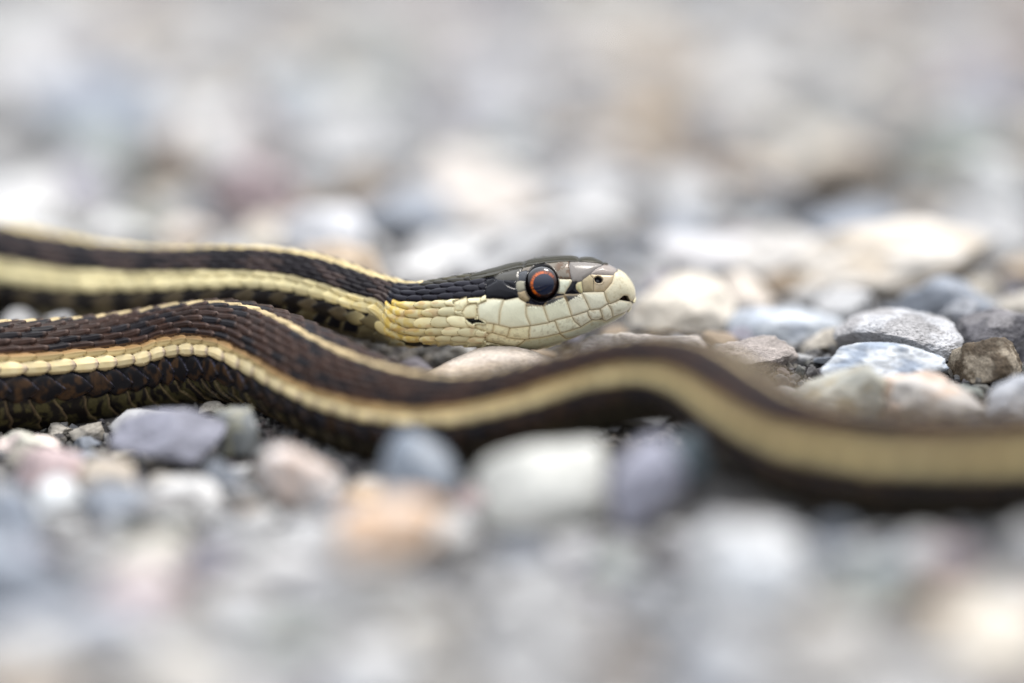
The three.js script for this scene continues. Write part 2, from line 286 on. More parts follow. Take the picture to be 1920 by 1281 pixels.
const pos = new Float32Array(NR * NA * 3), col = new Float32Array(NR * NA * 3), uv = new Float32Array(NR * NA * 2);
function scaleAt(I, al, sgn) {        // relief (mm) and colour of the body scales
  al += 1.3 * (noise(I.q * 0.9, al / 14, sgn * 5) - 0.5) * 2;
  const q = I.q + 0.26 * (noise(I.q * 0.8, al / 11, sgn * 3 + 20) - 0.5), { r, s } = I, amp = r / 6.6, near = s > sTurn, neck = s < 60 ? smooth(735, 790, I.px) : 0;
  const nape = s < 60 && I.px > 715 ? smooth(715, 800, I.px) : 0, ROWS = rowsOf(I), LAST = 9;
  const vent = ROWS.end, edgeDark = 60;
  let h = -1e9, c = SKIN, rough = 0.42, hit = null;
  if (al <= vent + 6) {
    let r0 = 0; while (r0 < LAST && al > ROWS[r0][0] + ROWS[r0][1]) r0++;
    for (let row = Math.max(0, r0 - 1); row <= Math.min(LAST, r0 + 1); row++) {
      const Rw = ROWS[row]; if (Rw[0] > vent) break;
      const v = (al - Rw[0]) / (Rw[1] * (row === 9 ? 1.08 : mix(1.16, 1.1, nape))); if (Math.abs(v) > 1) continue;
      const par = (row % 2) * 0.5, k0 = Math.floor(q - par);
      for (let k = k0 - 1; k <= k0; k++) {
        const u = q - par - k; // 0 at the root, 1 at the next root
        if (u > 1.32) continue;
        const root = row >= 7 && !nape ? 0.5 + 0.5 * smooth(-0.1, 0.45, u) : 1;                 // leaf shaped along the flank
        const e0 = row === 9 && !nape ? (u < 0.35 ? 1 : Math.max(0, 1 - ((u - 0.35) / 0.92) ** 1.6)) : u < 0.55 ? 1 : Math.sqrt(Math.max(0, 1 - ((u - 0.55) / mix(0.72, 0.62, nape)) ** 2.2));
        const e = e0 * mix(root, Math.sqrt(Math.max(0, 1 - (Math.max(0, 0.5 - u) / 0.75) ** 2)), nape); if (Math.abs(v) > e) continue;
        const edge = Math.min(1, (e - Math.abs(v)) * mix(4, 3, nape)), tip = clamp((mix(1.27, 1.17, nape) - u) * 7);
        let hh = mix(0.30, 0.22, nape) * u + mix(row >= 7 ? 0.3 : 0.24, 0.3, nape) * (1 - v * v) - 0.12 * (1 - Math.min(edge, tip)) ** 2 - nape * 0.16 * ((u - 0.6) / 0.6) ** 2;
        if (row < 9) hh += (1 - nape) * 0.09 * Math.exp(-((v / 0.13) ** 2)) * smooth(0.1, 0.7, u);
        if (hh > h) { h = hh; hit = { row, k, u, v, e, edge: Math.min(edge, tip) }; }
      }
    }
  }
  if (al > vent - 4) {                 // belly shields, one to each ring of scales
    const lean = (al - vent) / 60, qq = q - 0.55 - lean * 0.9, u = qq - Math.floor(qq);
    let vh = 0.4 * u + 0.05 + (u > 0.93 ? -0.08 * ((u - 0.93) / 0.07) ** 2 : 0);
    if (al < vent + 8) vh -= 0.02 * (vent + 8 - al);
    if (vh > h) {
      h = vh;
      const id = Math.floor(qq), f = fbm(q * 5, al / 9, sgn * 3, 3), fine = noise(q * 17, al / 2, 2);
      let b = mix3(rgb(24, 20, 18), rgb(74, 68, 42), smooth(0.38, 0.64, f) * (0.6 + 0.4 * fine));
      b = mix3(b, rgb(116, 98, 72), smooth(0.84, 0.96, u) * 0.6 * (0.5 + 0.5 * f));
      b = mix3(b, mix3(b, rgb(20, 17, 16), 0.6), smooth(sB, sC, s));
      if (!near) { b = mix3(rgb(76, 68, 50), rgb(98, 90, 66), f); if (al < vent + 26 && hash(id, 3, 1) > 0.4 && u > 0.2) b = mix3(b, DK, smooth(vent + 26, vent + 16, al)); }
      if (neck > 0) { const nb = mix3(CREAM, YEL, smooth(0.35, 0.7, f) * smooth(880, 780, I.px)); b = mix3(b, nb, neck); if (al > 116 && al < 165 && Math.abs(I.px - 790 - (al - 140) * 0.8) < 9 + 8 * f) b = mix3(b, rgb(14, 12, 12), 0.95); }
      return { h: h * amp, c: b, rough: 0.4 };
    }
  }
  if (!hit) return { h: (h < -1e8 ? -0.05 : h) * amp, c: neck > 0.5 && al > edgeDark ? rgb(140, 122, 80) : SKIN, rough: 0.6 };
  const { row, k, u, v, edge } = hit, rnd = hash(k, row * 7 + (sgn > 0 ? 1 : 0), 5), f = fbm(q * 4, al / 7, sgn * 2 + 9, 3);
  const grp = row <= 3 ? 0 : 1, blot = ((Math.floor((k + grp * 1.5) / 2)) & 1) === 0 ? 0.95 : 0.3;
  const isPale = nape > 0.35 ? ROWS[row][0] > 59 : row >= 7 && row <= 8;
  if (nape > 0.35) {
    if (!isPale) { c = mix3(rgb(20, 20, 27), rgb(32, 30, 38), f); if (row === 0) c = I.px < 802 ? VERTF : rgb(58, 54, 36); else if (row === 1 && I.px > 800) c = mix3(c, rgb(58, 54, 36), 0.5); }
    else {
      c = mix3(CREAM, YEL, smooth(858, 772, I.px) * (0.45 + 0.55 * smooth(0.35, 0.6, f)));
      c = mix3(c, rgb(186, 138, 96), smooth(0.6, 0.8, noise(q * 2.1, al / 7, 8)) * 0.4);
      if (row > 7 && I.px < 772 && ((k >> 1) & 1)) c = mix3(c, DK, 0.9);
    }
  } else if (near) {
    if (row === 0) c = mix3(VERTN, rgb(196, 176, 134), f);
    else if (row <= 6) { c = mix3(DB, rgb(52, 33, 24), f); if (rnd < blot * (row === 1 ? 0.9 : 0.6)) c = mix3(c, DK, 0.88); if (row === 6 && v > 0.5) c = mix3(c, rgb(120, 88, 58), 0.4); c = mix3(c, rgb(104, 86, 78), smooth(1.02, 1.2, u) * 0.5); }
    else if (row === 7) c = mix3(rgb(140, 110, 72), rgb(200, 178, 128), smooth(-0.4, 0.6, v));
    else if (row === 8) { c = mix3(STRN, rgb(222, 206, 164), f); c = mix3(c, rgb(150, 130, 122), smooth(0.95, 1.2, u) * 0.7); if (v > 0.62) c = mix3(c, rgb(112, 88, 56), 0.6); }
    else { c = mix3(rgb(20, 18, 20), rgb(62, 44, 28), smooth(0.42, 0.78, f)); c = mix3(c, rgb(62, 62, 76), smooth(0.25, 0.05, edge) * smooth(0.4, 0.7, u)); if (v < -0.75 && u > 0.8) c = mix3(c, STRN, 0.5); }
  } else {
    if (row === 0) c = VERTF;
    else if (row <= 6) { c = mix3(PURP, rgb(62, 50, 44), f); if (rnd < blot) c = mix3(c, DK, 0.85); if (row === 1 && v < 0.1) c = mix3(c, VERTF, 0.85); }
    else if (row <= 8) { c = mix3(STRF, rgb(226, 214, 168), f); c = mix3(c, YEL, smooth(560, 745, I.px) * 0.55 * smooth(0.3, 0.65, f)); if (row === 7) c = mix3(mix3(PURP, STRF, 0.35), c, smooth(-0.45, 0.15, v + 0.3 * (rnd - 0.5))); }
    else { c = mix3(rgb(62, 54, 42), rgb(84, 74, 56), f); if (((k + (sgn > 0 ? 1 : 0)) & 1) === 0) c = mix3(c, DK, 0.85); if (v < -0.82) c = mix3(c, STRF, 0.5); c = mix3(c, mix3(YEL, CREAM, 0.5), smooth(665, 742, I.px) * (((k & 1) === 0) ? 0.2 : 0.8)); }
  }
  const pale = isPale || row === 0;
  c = mix3(isPale && neck > 0.5 ? rgb(146, 122, 78) : pale ? mix3(c, rgb(58, 46, 30), near ? 0.55 : 0.75) : row === 9 && near ? c : SKIN, c, smooth(0.0, pale ? 0.5 : 0.34, edge));
  if (near && isPale) c = mix3(c, mix3(c, rgb(120, 112, 62), 0.6), smooth(sC - 20, sC + 40, s) * 0.6);
  const vr = 0.8 + 0.4 * rnd; c = [c[0] * vr, c[1] * vr, c[2] * vr];
  rough = nape > 0.35 ? (pale ? 0.35 : 0.22) : pale ? 0.5 : 0.4;
  return { h: h * amp * mix(1, 1.15, nape), c, rough, spec: nape > 0.35 ? 0.32 : 0.24 };
}
for (let i = 0; i < NR; i++) {
  const I = info[i];
  for (let j = 0; j < NA; j++) {
    const o = (i * NA + j) * 3, a = (j / NA) * 360, al = Math.abs(((a - 90 + 540) % 360) - 180), sgn = Math.cos(a * Math.PI / 180) * I.side.z > 0 ? 1 : -1;
    const bx = base[o], by = base[o + 1], bz = base[o + 2], ny = nrm[o + 1];
    let R = null;
    if (I.head > 858) {
      const top = ny > 0.93;
      const pl = top ? plateAt(TOPS, bx, Math.abs(bz)) : plateAt(PLATES, bx, by);
      if (pl) {
        const { P, g } = pl, gg = Math.max(0, g);
        const dm = P.c[1] < 0.02 ? 0.42 : 0.26; let h = P.h + dm * (1 - Math.exp(-gg / (dm * 1.3))) - 0.12, c = P.c;
        const pale = P.c[1] > 0.3, spk = noise(bx * 11, by * 11, bz * 11), spk2 = fbm(bx * 3, by * 3, bz * 3, 3);
        const py = toPx(new THREE.Vector3(bx, by, Math.abs(bz)))[1];
        if (P.name.startsWith('lip')) {           // fine dark dusting and black upper corners of the lip plates
          const zx = (toPx(new THREE.Vector3(bx, by, Math.abs(bz)))[0] - 840) * 4.8, zy = (py - 460) * 4.8;
          const dust = P.name === 'lip2' ? smooth(545, 445, zy) : P.name === 'lip3' ? smooth(590, 470, zy) : P.name === 'lip4' ? smooth(600, 540, zy) : P.name === 'lip1' ? 0.25 : smooth(600, 470, zy) * 0.35;
          c = mix3(c, rgb(120, 112, 92), dust * 0.75 * smooth(0.35, 0.7, spk));
          if ((P.name === 'lip3' && zy < 540 - (zx - 870) * 0.42 + 12 * spk) || (P.name === 'lip4' && zy < 546 + 8 * spk) || (P.name === 'lip2' && zy < 500 - (zx - 1060) * 0.5 + 20 * spk)) c = mix3(c, rgb(20, 22, 34), 0.92);
        } else if (pale) c = mix3(c, rgb(150, 132, 96), 0.4 * smooth(0.5, 0.75, spk2));
        if (P.name === 'supraocular' && !top) c = mix3(c, rgb(84, 58, 36), smooth(940, 1000, (toPx(new THREE.Vector3(bx, by, Math.abs(bz)))[0] - 840) * 4.8) * 0.8 * smooth(0.4, 0.6, spk2));
        if (top) c = mix3(c, rgb(52, 48, 34), smooth(0.45, 0.7, spk2) * 0.4);
        c = c.map(x => x * (0.93 + 0.14 * spk));
        const ln = P.name.startsWith('lip') || P.name.startsWith('low') || P.name.startsWith('chin') ? (I.head > 1070 ? rgb(72, 62, 46) : rgb(124, 104, 66)) : top ? rgb(30, 27, 20) : rgb(20, 20, 28);
        if (pale) c = mix3(rgb(196, 168, 118), c, 0.6 + 0.4 * smooth(0.05, 0.3, g));
        c = mix3(mix3(c, ln, 0.6 + 0.4 * noise(bx * 2.3, by * 2.3, 4)), c, smooth(0.0, 0.07, g));
        R = { h, c, rough: pale ? 0.3 : top ? 0.3 : P.c[1] < 0.02 ? 0.12 : 0.2, spec: top ? 0.3 : pale ? 0.85 : P.c[1] < 0.02 ? 0.26 : 0.6 };
      }
    }
    if (!R) { R = scaleAt(I, al, sgn); if (I.head > 912) { R.h *= 0.5; } }
    if (I.head > 950) {                          // socket of the eye and the nostril
      const dE = Math.hypot(bx - EYE.c.x, by - EYE.c.y) / EYE.r;
      if (Math.abs(nrm[o + 2]) > 0.3) {
        if (dE < 1) { R.h = -1.3 * smooth(1.0, 0.8, dE) + 0.1; R.c = rgb(12, 11, 14); }
        else if (dE < 1.07) { R.h += 0.1 * (1 - Math.abs(dE - 1.035) / 0.035); R.c = mix3(R.c, rgb(16, 15, 20), 0.6); }
        const nx = bx - NOS.x, ny2 = by - NOS.y, dN = Math.hypot(nx * 0.95 + ny2 * 0.25, ny2 * 1.15) / 0.54 + 0.12 * (noise(bx * 6, by * 6, 1) - 0.5);
        if (dN < 1.25) { R.h += -0.6 * smooth(1, 0.3, dN) + 0.07 * smooth(1.25, 1.05, dN) * smooth(0.85, 1.05, dN); R.c = mix3(R.c, rgb(18, 16, 22), smooth(1.05, 0.7, dN)); }
      }
    }
    const fade = i < 8 ? i / 8 : 1;
    pos[o] = (bx + nrm[o] * R.h * fade) * MM; pos[o + 1] = (by + nrm[o + 1] * R.h * fade) * MM; pos[o + 2] = (bz + nrm[o + 2] * R.h * fade) * MM;
    col.set(R.c, o); uv[(i * NA + j) * 2] = R.rough; uv[(i * NA + j) * 2 + 1] = R.spec ?? 0.28;
  }
}

const snake = new THREE.Group();
{
  const g = new THREE.BufferGeometry(), idx = new Uint32Array((NR - 1) * NA * 6); let n = 0;
  for (let i = 0; i < NR - 1; i++) for (let j = 0; j < NA; j++) { const a = i * NA + j, b = i * NA + (j + 1) % NA, c = a + NA, d = b + NA; idx[n++] = a; idx[n++] = c; idx[n++] = b; idx[n++] = b; idx[n++] = c; idx[n++] = d; }
  g.setAttribute('position', new THREE.BufferAttribute(pos, 3)); g.setAttribute('color', new THREE.BufferAttribute(col, 3)); g.setAttribute('uv', new THREE.BufferAttribute(uv, 2)); g.setIndex(new THREE.BufferAttribute(idx, 1)); g.computeVertexNormals();
  const d = new Uint8Array(64 * 64 * 4); for (let j = 0; j < 64; j++) for (let i = 0; i < 64; i++) d.set([255, Math.round((i + 0.5) / 64 * 255), 0, Math.round((j + 0.5) / 64 * 255)], (j * 64 + i) * 4);   // u is the roughness, v the gloss
  const t = new THREE.DataTexture(d, 64, 64); t.magFilter = THREE.LinearFilter; t.needsUpdate = true;
  const m = new THREE.Mesh(g, new THREE.MeshPhysicalMaterial({ vertexColors: true, roughness: 1, roughnessMap: t, specularIntensity: 1, specularIntensityMap: t }));
  m.name = 'body'; snake.add(m);
  // eyes
  const IR = [0.85, 0.16, 0.008], IRD = rgb(40, 16, 8), RIM = rgb(14, 11, 13);
  for (const side of [1, -1]) {
    const e = new THREE.SphereGeometry(1, 96, 96); e.rotateX(Math.PI / 2);       // pole towards the side of the head
    const p = e.attributes.position, c = new Float32Array(p.count * 3);
    for (let k = 0; k < p.count; k++) {
      const x = p.getX(k) - 0.07, y = p.getY(k) - 0.0, rr = Math.hypot(x, y), an = Math.atan2(y, x), f = noise(Math.cos(an) * 9 + 20, Math.sin(an) * 9, rr * 6), f2 = noise(Math.cos(an) * 26 + 20, Math.sin(an) * 26, rr * 3);
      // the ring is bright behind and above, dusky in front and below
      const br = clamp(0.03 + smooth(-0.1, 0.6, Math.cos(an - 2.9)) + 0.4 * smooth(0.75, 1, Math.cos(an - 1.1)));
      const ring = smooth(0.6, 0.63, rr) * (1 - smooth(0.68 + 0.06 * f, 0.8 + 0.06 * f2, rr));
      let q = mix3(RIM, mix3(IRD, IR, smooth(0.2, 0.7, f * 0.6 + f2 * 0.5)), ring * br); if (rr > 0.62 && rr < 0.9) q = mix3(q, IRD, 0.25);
      c.set(q, k * 3);
    }
    e.setAttribute('color', new THREE.BufferAttribute(c, 3));
    const eye = new THREE.Mesh(e, new THREE.MeshPhysicalMaterial({ vertexColors: true, roughness: 0.35, specularIntensity: 0.4, clearcoat: 1, clearcoatRoughness: 0.015, ior: 1.45 }));
    const pp = new THREE.SphereGeometry(1.006, 64, 32, 0, Math.PI * 2, 0, Math.asin(0.615)); pp.rotateX(Math.PI / 2);
    const pupil = new THREE.Mesh(pp, new THREE.MeshPhysicalMaterial({ color: new THREE.Color(0.008, 0.013, 0.034), roughness: 0.3, specularIntensity: 0.4, clearcoat: 1, clearcoatRoughness: 0.015, ior: 1.45 }));
    pupil.rotation.y = 0.07; 
    eye.name = 'eye'; pupil.name = 'pupil'; eye.add(pupil);
    eye.position.set(EYE.c.x * MM, EYE.c.y * MM, side * (Math.abs(EYE.c.z) - 0.86) * MM);
    eye.scale.set(EYE.r * 1.0 * MM, EYE.r * 1.0 * MM, 1.35 * MM);
    if (side < 0) eye.scale.z *= -1; eye.rotation.set(side * -0.12, 0.05 * side, 0);
    if (side > 0) eye.userData.label = 'glossy dark eye with a bright orange ring round its pupil';
    snake.add(eye);
  }
  put(snake, 'garter_snake', 'dark brown striped snake looped on the gravel, its head resting on a stone', 'snake');
}

// ---------------------------------------------------------------- stones
// one broken stone of unit half-size: cut planes, worn edges, relief; vertex colours hold its mottling (about 1)
function stoneGeometry(seed, detail, { cuts = 11, wear = 26, rough = 0.13, grain = 0, spots = 0.25, vein = 0, tint = null, fleck = 0, box = false } = {}) {
  const R = rng(seed), planes = [];
  for (let i = 0; i < cuts; i++) { const z = R() * 2 - 1, a = R() * 6.283, q = Math.sqrt(1 - z * z); planes.push([q * Math.cos(a), z, q * Math.sin(a), 0.52 + 0.48 * R()]); }
  let g = new THREE.IcosahedronGeometry(1, detail); g.deleteAttribute('uv'); g.deleteAttribute('normal'); g = mergeVertices(g, 1e-5);
  const p = g.attributes.position, c = new Float32Array(p.count * 3), ox = R() * 90, oy = R() * 90, oz = R() * 90;
  const vd = [R() - 0.5, R() - 0.5, R() - 0.5], vl = Math.hypot(...vd);
  let mx = 0, my = 0, mz = 0;
  for (let i = 0; i < p.count; i++) {
    const x = p.getX(i), y = p.getY(i), z = p.getZ(i); let s = 0;
    for (const q of planes) { const d = (x * q[0] + y * q[1] + z * q[2]) / q[3]; if (d > 0) s += d ** wear; }
    let r = Math.min(1.25, s ** (-1 / wear)); if (box) { const b = (Math.abs(x) ** 3.4 + Math.abs(y) ** 3.4 + Math.abs(z) ** 3.4) ** (-1 / 3.4); r = Math.min(b, r * 1.25); }
    r *= 1 + rough * 2.4 * (fbm(x * 1.6 + ox, y * 1.6 + oy, z * 1.6 + oz, 3) - 0.5) + rough * (fbm(x * 6 + ox, y * 6 + oy, z * 6 + oz, 3) - 0.5);
    if (grain) r *= 1 + grain * (fbm(x * 26 + ox, y * 26, z * 26 + oz, 3) - 0.5) + grain * 0.6 * (noise(x * 70, y * 70 + oy, z * 70) - 0.5);
    p.setXYZ(i, x * r, y * r, z * r); mx = Math.max(mx, Math.abs(x * r)); my = Math.max(my, Math.abs(y * r)); mz = Math.max(mz, Math.abs(z * r));
    const f = fbm(x * 2.2 + oy, y * 2.2 + oz, z * 2.2 + ox, 4), f2 = fbm(x * 9 + oz, y * 9 + ox, z * 9 + oy, 3), f3 = noise(x * 42 + ox, y * 42, z * 42);
    let k = 0.82 + 0.36 * smooth(0.3, 0.7, f) ; k *= 0.86 + 0.28 * f2; k *= 1 - spots * smooth(0.62, 0.85, f3 * 0.6 + f2 * 0.4);
    if (fleck) k *= 1 + fleck * (1.3 * (noise(x * 58 + oy, y * 58, z * 58 + ox) - 0.5) + 1.1 * (noise(x * 27 + oz, y * 27 + ox, z * 27) - 0.5));
    let q = [k, k, k];
    if (vein) { const d = (x * vd[0] + y * vd[1] + z * vd[2]) / vl * 3 + (f - 0.5) * 2.2, w = Math.abs(d - Math.round(d)); q = mix3(q, [1.5, 1.5, 1.5], vein * (1 - smooth(0.03, 0.12, w))); }
    if (tint) { const t = smooth(0.46, 0.6, fbm(x * 1.9 + oz + 30, y * 1.9 + ox, z * 1.9 + oy, 4)); q = [q[0] * mix(1, tint[0], t), q[1] * mix(1, tint[1], t), q[2] * mix(1, tint[2], t)]; }
    c.set(q, i * 3);
  }
  for (let i = 0; i < p.count; i++) p.setXYZ(i, p.getX(i) / mx, p.getY(i) / my, p.getZ(i) / mz);
  g.setAttribute('color', new THREE.BufferAttribute(c, 3)); g.computeVertexNormals(); return g;
}
const stoneMat = (c, roughness = 0.78, extra = {}) => new THREE.MeshPhysicalMaterial({ color: new THREE.Color().setRGB(...c), roughness, vertexColors: true, specularIntensity: 0.7, ...extra });

// stones that can be told apart: px, py of the middle, distance in front of the plane of focus, width and height in pixels, depth over width, colour, look, words
const HERO = [
  [900, 708, 3, 370, 118, 0.62, rgb(206, 182, 154), { seed: 3, box: true, fleck: 0.35, detail: 56, cuts: 34, wear: 9, rough: 0.03, grain: 0.02, spots: 0.3, tint: [0.8, 0.76, 0.7], tilt: 0.03 }, 'tan fine grained stone on which the chin of the snake rests'],
  [1190, 690, -6, 300, 150, 0.7, rgb(200, 190, 186), { seed: 8, vein: 0.5, fleck: 0.6, detail: 48, cuts: 9, wear: 22, rough: 0.12, grain: 0.04, spots: 0.4, tint: [1.25, 1.22, 1.15], tilt: -0.1 }, 'pale pinkish grey ridge of stone below the snout of the snake'],
  [1405, 672, 1, 190, 116, 0.7, rgb(160, 142, 128), { seed: 12, fleck: 0.6, detail: 48, cuts: 9, wear: 22, rough: 0.12, grain: 0.05, spots: 0.35, tint: [1.2, 1.2, 1.2] }, 'small brownish grainy stone peeking over the crest of the snake'],
  [1640, 690, 6, 280, 100, 0.6, rgb(196, 204, 212), { seed: 17, vein: 0.6, fleck: 0.35, detail: 52, cuts: 8, wear: 24, rough: 0.1, grain: 0.03, spots: 0.2, tint: [0.5, 0.55, 0.63], tilt: 0.03 }, 'long blue white stone with dark blue patches behind the snake'],
  [1690, 645, -4, 260, 124, 0.9, rgb(178, 178, 182), { seed: 23, fleck: 0.5, vein: 0.35, tint: [0.72, 0.7, 0.68], detail: 56, cuts: 9, wear: 18, rough: 0.08, grain: 0.045, spots: 0.6, tilt: -0.05 }, 'white grey sparkling rough stone with a sloping face behind the blue white one'],
  [1842, 690, 3, 150, 124, 0.8, rgb(160, 138, 98), { seed: 31, fleck: 0.6, detail: 44, cuts: 10, rough: 0.1, grain: 0.04, spots: 0.4, tint: [0.32, 0.28, 0.24] }, 'tan stone with a dark brown pitted patch'],
  [1880, 625, -6, 230, 150, 0.9, rgb(128, 122, 124), { seed: 37, fleck: 0.7, detail: 52, cuts: 12, rough: 0.09, grain: 0.06, spots: 0.6, tint: [0.45, 0.45, 0.48], tilt: 0.2 }, 'dark speckled grey rough stone beside the tan pitted one'],
  [1570, 735, 16, 190, 110, 0.8, rgb(190, 186, 162), { seed: 41, detail: 24, cuts: 11, tint: [0.85, 0.75, 0.6] }, 'cream green stone right behind the bend of the snake'],
  [1745, 752, 16, 240, 130, 0.8, rgb(200, 188, 174), { seed: 43, detail: 24, cuts: 9, tint: [1.05, 0.85, 0.72] }, 'whitish stone with a peach base behind the outer loop of the snake'],
  [1905, 756, 16, 160, 110, 0.9, rgb(176, 180, 190), { seed: 47, detail: 20 }, 'pale blue grey stone beside the whitish peach one'],
  [1470, 620, -18, 230, 96, 0.8, rgb(190, 200, 210), { seed: 53, detail: 24, cuts: 9, tint: [0.8, 0.82, 0.86] }, 'light blue flat stone in front of the big cream boulder'],
  [1665, 512, -42, 400, 190, 0.8, rgb(216, 202, 180), { seed: 59, detail: 30, cuts: 11, wear: 26, rough: 0.16, fleck: 0.3, tint: [0.86, 0.8, 0.72], tilt: 0.06 }, 'big bright cream boulder, the largest stone behind the snake'],
  [1490, 490, -50, 260, 130, 0.8, rgb(208, 198, 184), { seed: 60, detail: 24, cuts: 9, wear: 26, rough: 0.15, fleck: 0.3 }, 'cream white slab touching the big bright cream boulder'],
  [1390, 560, -34, 180, 110, 0.8, rgb(226, 204, 176), { seed: 61, detail: 20 }, 'warm cream stone leaning on the big cream boulder'],
  [1330, 470, -56, 230, 100, 0.8, rgb(214, 208, 206), { seed: 67, detail: 18 }, 'off white stone behind the warm cream one'],
  [1255, 560, -40, 150, 90, 0.9, rgb(150, 132, 148), { seed: 71, detail: 18 }, 'mauve stone right beyond the tip of the snout'],
  [1800, 590, -12, 90, 64, 0.9, rgb(146, 150, 158), { seed: 73, detail: 24, grain: 0.03, spots: 0.5 }, 'small blue grey stone at the foot of the big cream boulder'],
  [1590, 300, -104, 250, 150, 0.8, rgb(196, 172, 140), { seed: 79, detail: 18 }, 'large tan stone with a shaded base beyond the boulder'],
  [1840, 340, -96, 190, 110, 0.8, rgb(204, 204, 200), { seed: 83, detail: 18 }, 'pale grey smooth stone beyond the big boulder'],
  [910, 350, -92, 280, 130, 0.8, rgb(230, 212, 192), { seed: 89, detail: 18 }, 'large cream pink stone beyond the head of the snake'],
  [470, 355, -86, 190, 110, 0.8, rgb(186, 152, 154), { seed: 97, detail: 18 }, 'dusty pink stone beyond the neck of the snake'],
  [630, 440, -58, 220, 110, 0.8, rgb(220, 220, 224), { seed: 101, detail: 18 }, 'white stone rising above the back of the snake'],
  [345, 455, -62, 120, 80, 0.8, rgb(214, 188, 158), { seed: 103, detail: 16 }, 'peach stone behind the back of the snake'],
  [320, 275, -118, 170, 100, 0.8, rgb(180, 152, 122), { seed: 107, detail: 16 }, 'brown tan stone far beyond the neck'],
  [570, 190, -150, 190, 190, 0.8, rgb(194, 206, 212), { seed: 109, detail: 16 }, 'big upright pale blue stone far beyond the neck'],
  [170, 190, -150, 330, 140, 0.8, rgb(164, 176, 192), { seed: 113, detail: 16 }, 'broad blue grey stone far behind the snake'],
  // in front of the snake
  [34, 850, 10, 170, 104, 0.8, rgb(226, 196, 178), { seed: 127, fleck: 0.3, detail: 36, cuts: 24, grain: 0.02, tint: [0.9, 1.02, 0.95] }, 'pinkish white stone under the flank of the snake'],
  [325, 825, 22, 240, 116, 0.7, rgb(138, 138, 158), { seed: 131, vein: 0.4, detail: 34, cuts: 7, wear: 26, rough: 0.1, grain: 0.03, fleck: 0.3, spots: 0.2 }, 'angular lavender grey stone against the belly of the snake'],
  [440, 798, 17, 104, 70, 0.9, rgb(120, 124, 120), { seed: 137, detail: 24, tint: [1.5, 1.4, 1.1] }, 'small glassy grey green stone under the bend of the snake', 0.25],
  [775, 895, 46, 170, 160, 0.9, rgb(132, 146, 162), { seed: 139, detail: 22, cuts: 20, wear: 7, rough: 0.04, tint: [0.6, 0.65, 0.7] }, 'rounded blue grey stone touching the low bend of the snake', 0.4],
  [1040, 905, 50, 300, 190, 0.8, rgb(214, 212, 196), { seed: 149, detail: 22, cuts: 14, wear: 8, rough: 0.05 }, 'large pale cream stone under the belly of the snake'],
  [1225, 878, 54, 170, 130, 0.8, rgb(160, 160, 184), { seed: 151, detail: 20 }, 'lilac grey stone beside the large pale cream one'],
  [1292, 858, 46, 84, 110, 0.8, rgb(92, 116, 126), { seed: 157, detail: 22, cuts: 9, wear: 16 }, 'shiny dark teal stone under the arch of the snake', 0.12],
  [745, 1000, 68, 230, 150, 0.8, rgb(226, 196, 168), { seed: 163, detail: 18, cuts: 8, tint: [1.0, 0.74, 0.46], full: 1 }, 'orange and peach stone, the brightest coloured in the gravel'],
  [565, 885, 40, 160, 90, 0.8, rgb(226, 214, 206), { seed: 167, detail: 20, tint: [1.05, 0.9, 0.8] }, 'white stone tinged with peach by the low bend'],
  [210, 895, 32, 124, 90, 0.8, rgb(216, 190, 152), { seed: 173, detail: 20 }, 'light tan oval stone next to the lavender grey one'],
  [105, 940, 42, 96, 84, 0.9, rgb(232, 236, 234), { seed: 179, detail: 18 }, 'small pure white stone in the front gravel', 0.35],
  [20, 1000, 50, 120, 240, 0.6, rgb(150, 164, 184), { seed: 181, detail: 16 }, 'tall blue grey stone in the front gravel'],
  [310, 955, 48, 130, 90, 0.8, rgb(204, 196, 188), { seed: 191, detail: 16 }, 'beige grey stone near the light tan oval one'],
  [300, 1050, 62, 190, 100, 0.8, rgb(218, 202, 176), { seed: 193, detail: 16 }, 'sand coloured flat stone in the front gravel'],
  [170, 1190, 92, 420, 190, 0.7, rgb(188, 194, 206), { seed: 197, detail: 16 }, 'very large pale blue grey stone at the front'],
  [640, 1110, 88, 330, 120, 0.7, rgb(214, 212, 206), { seed: 199, detail: 16 }, 'large whitish stone in front of the orange one'],
  [1390, 1050, 92, 260, 130, 0.8, rgb(220, 224, 226), { seed: 211, detail: 16 }, 'bright white stone in front of the outer loop'],
  [1560, 1190, 116, 260, 180, 0.8, rgb(224, 214, 198), { seed: 223, detail: 16 }, 'big cream stone at the front'],
  [1770, 1045, 84, 130, 90, 0.9, rgb(170, 138, 138), { seed: 227, detail: 16 }, 'dull red stone in front of the outer loop'],
];
const circles = [];
const spine = []; for (let i = 0; i <= NS; i += 12) spine.push([tabP[i].x, tabP[i].y, tabP[i].z, tabS[i] < 30 ? 4.8 : tabR[i]]);
const greyed = (c, t) => { const l = 0.3 * c[0] + 0.55 * c[1] + 0.15 * c[2]; return c.map(x => mix(l, x, t)); };
const marks = [];
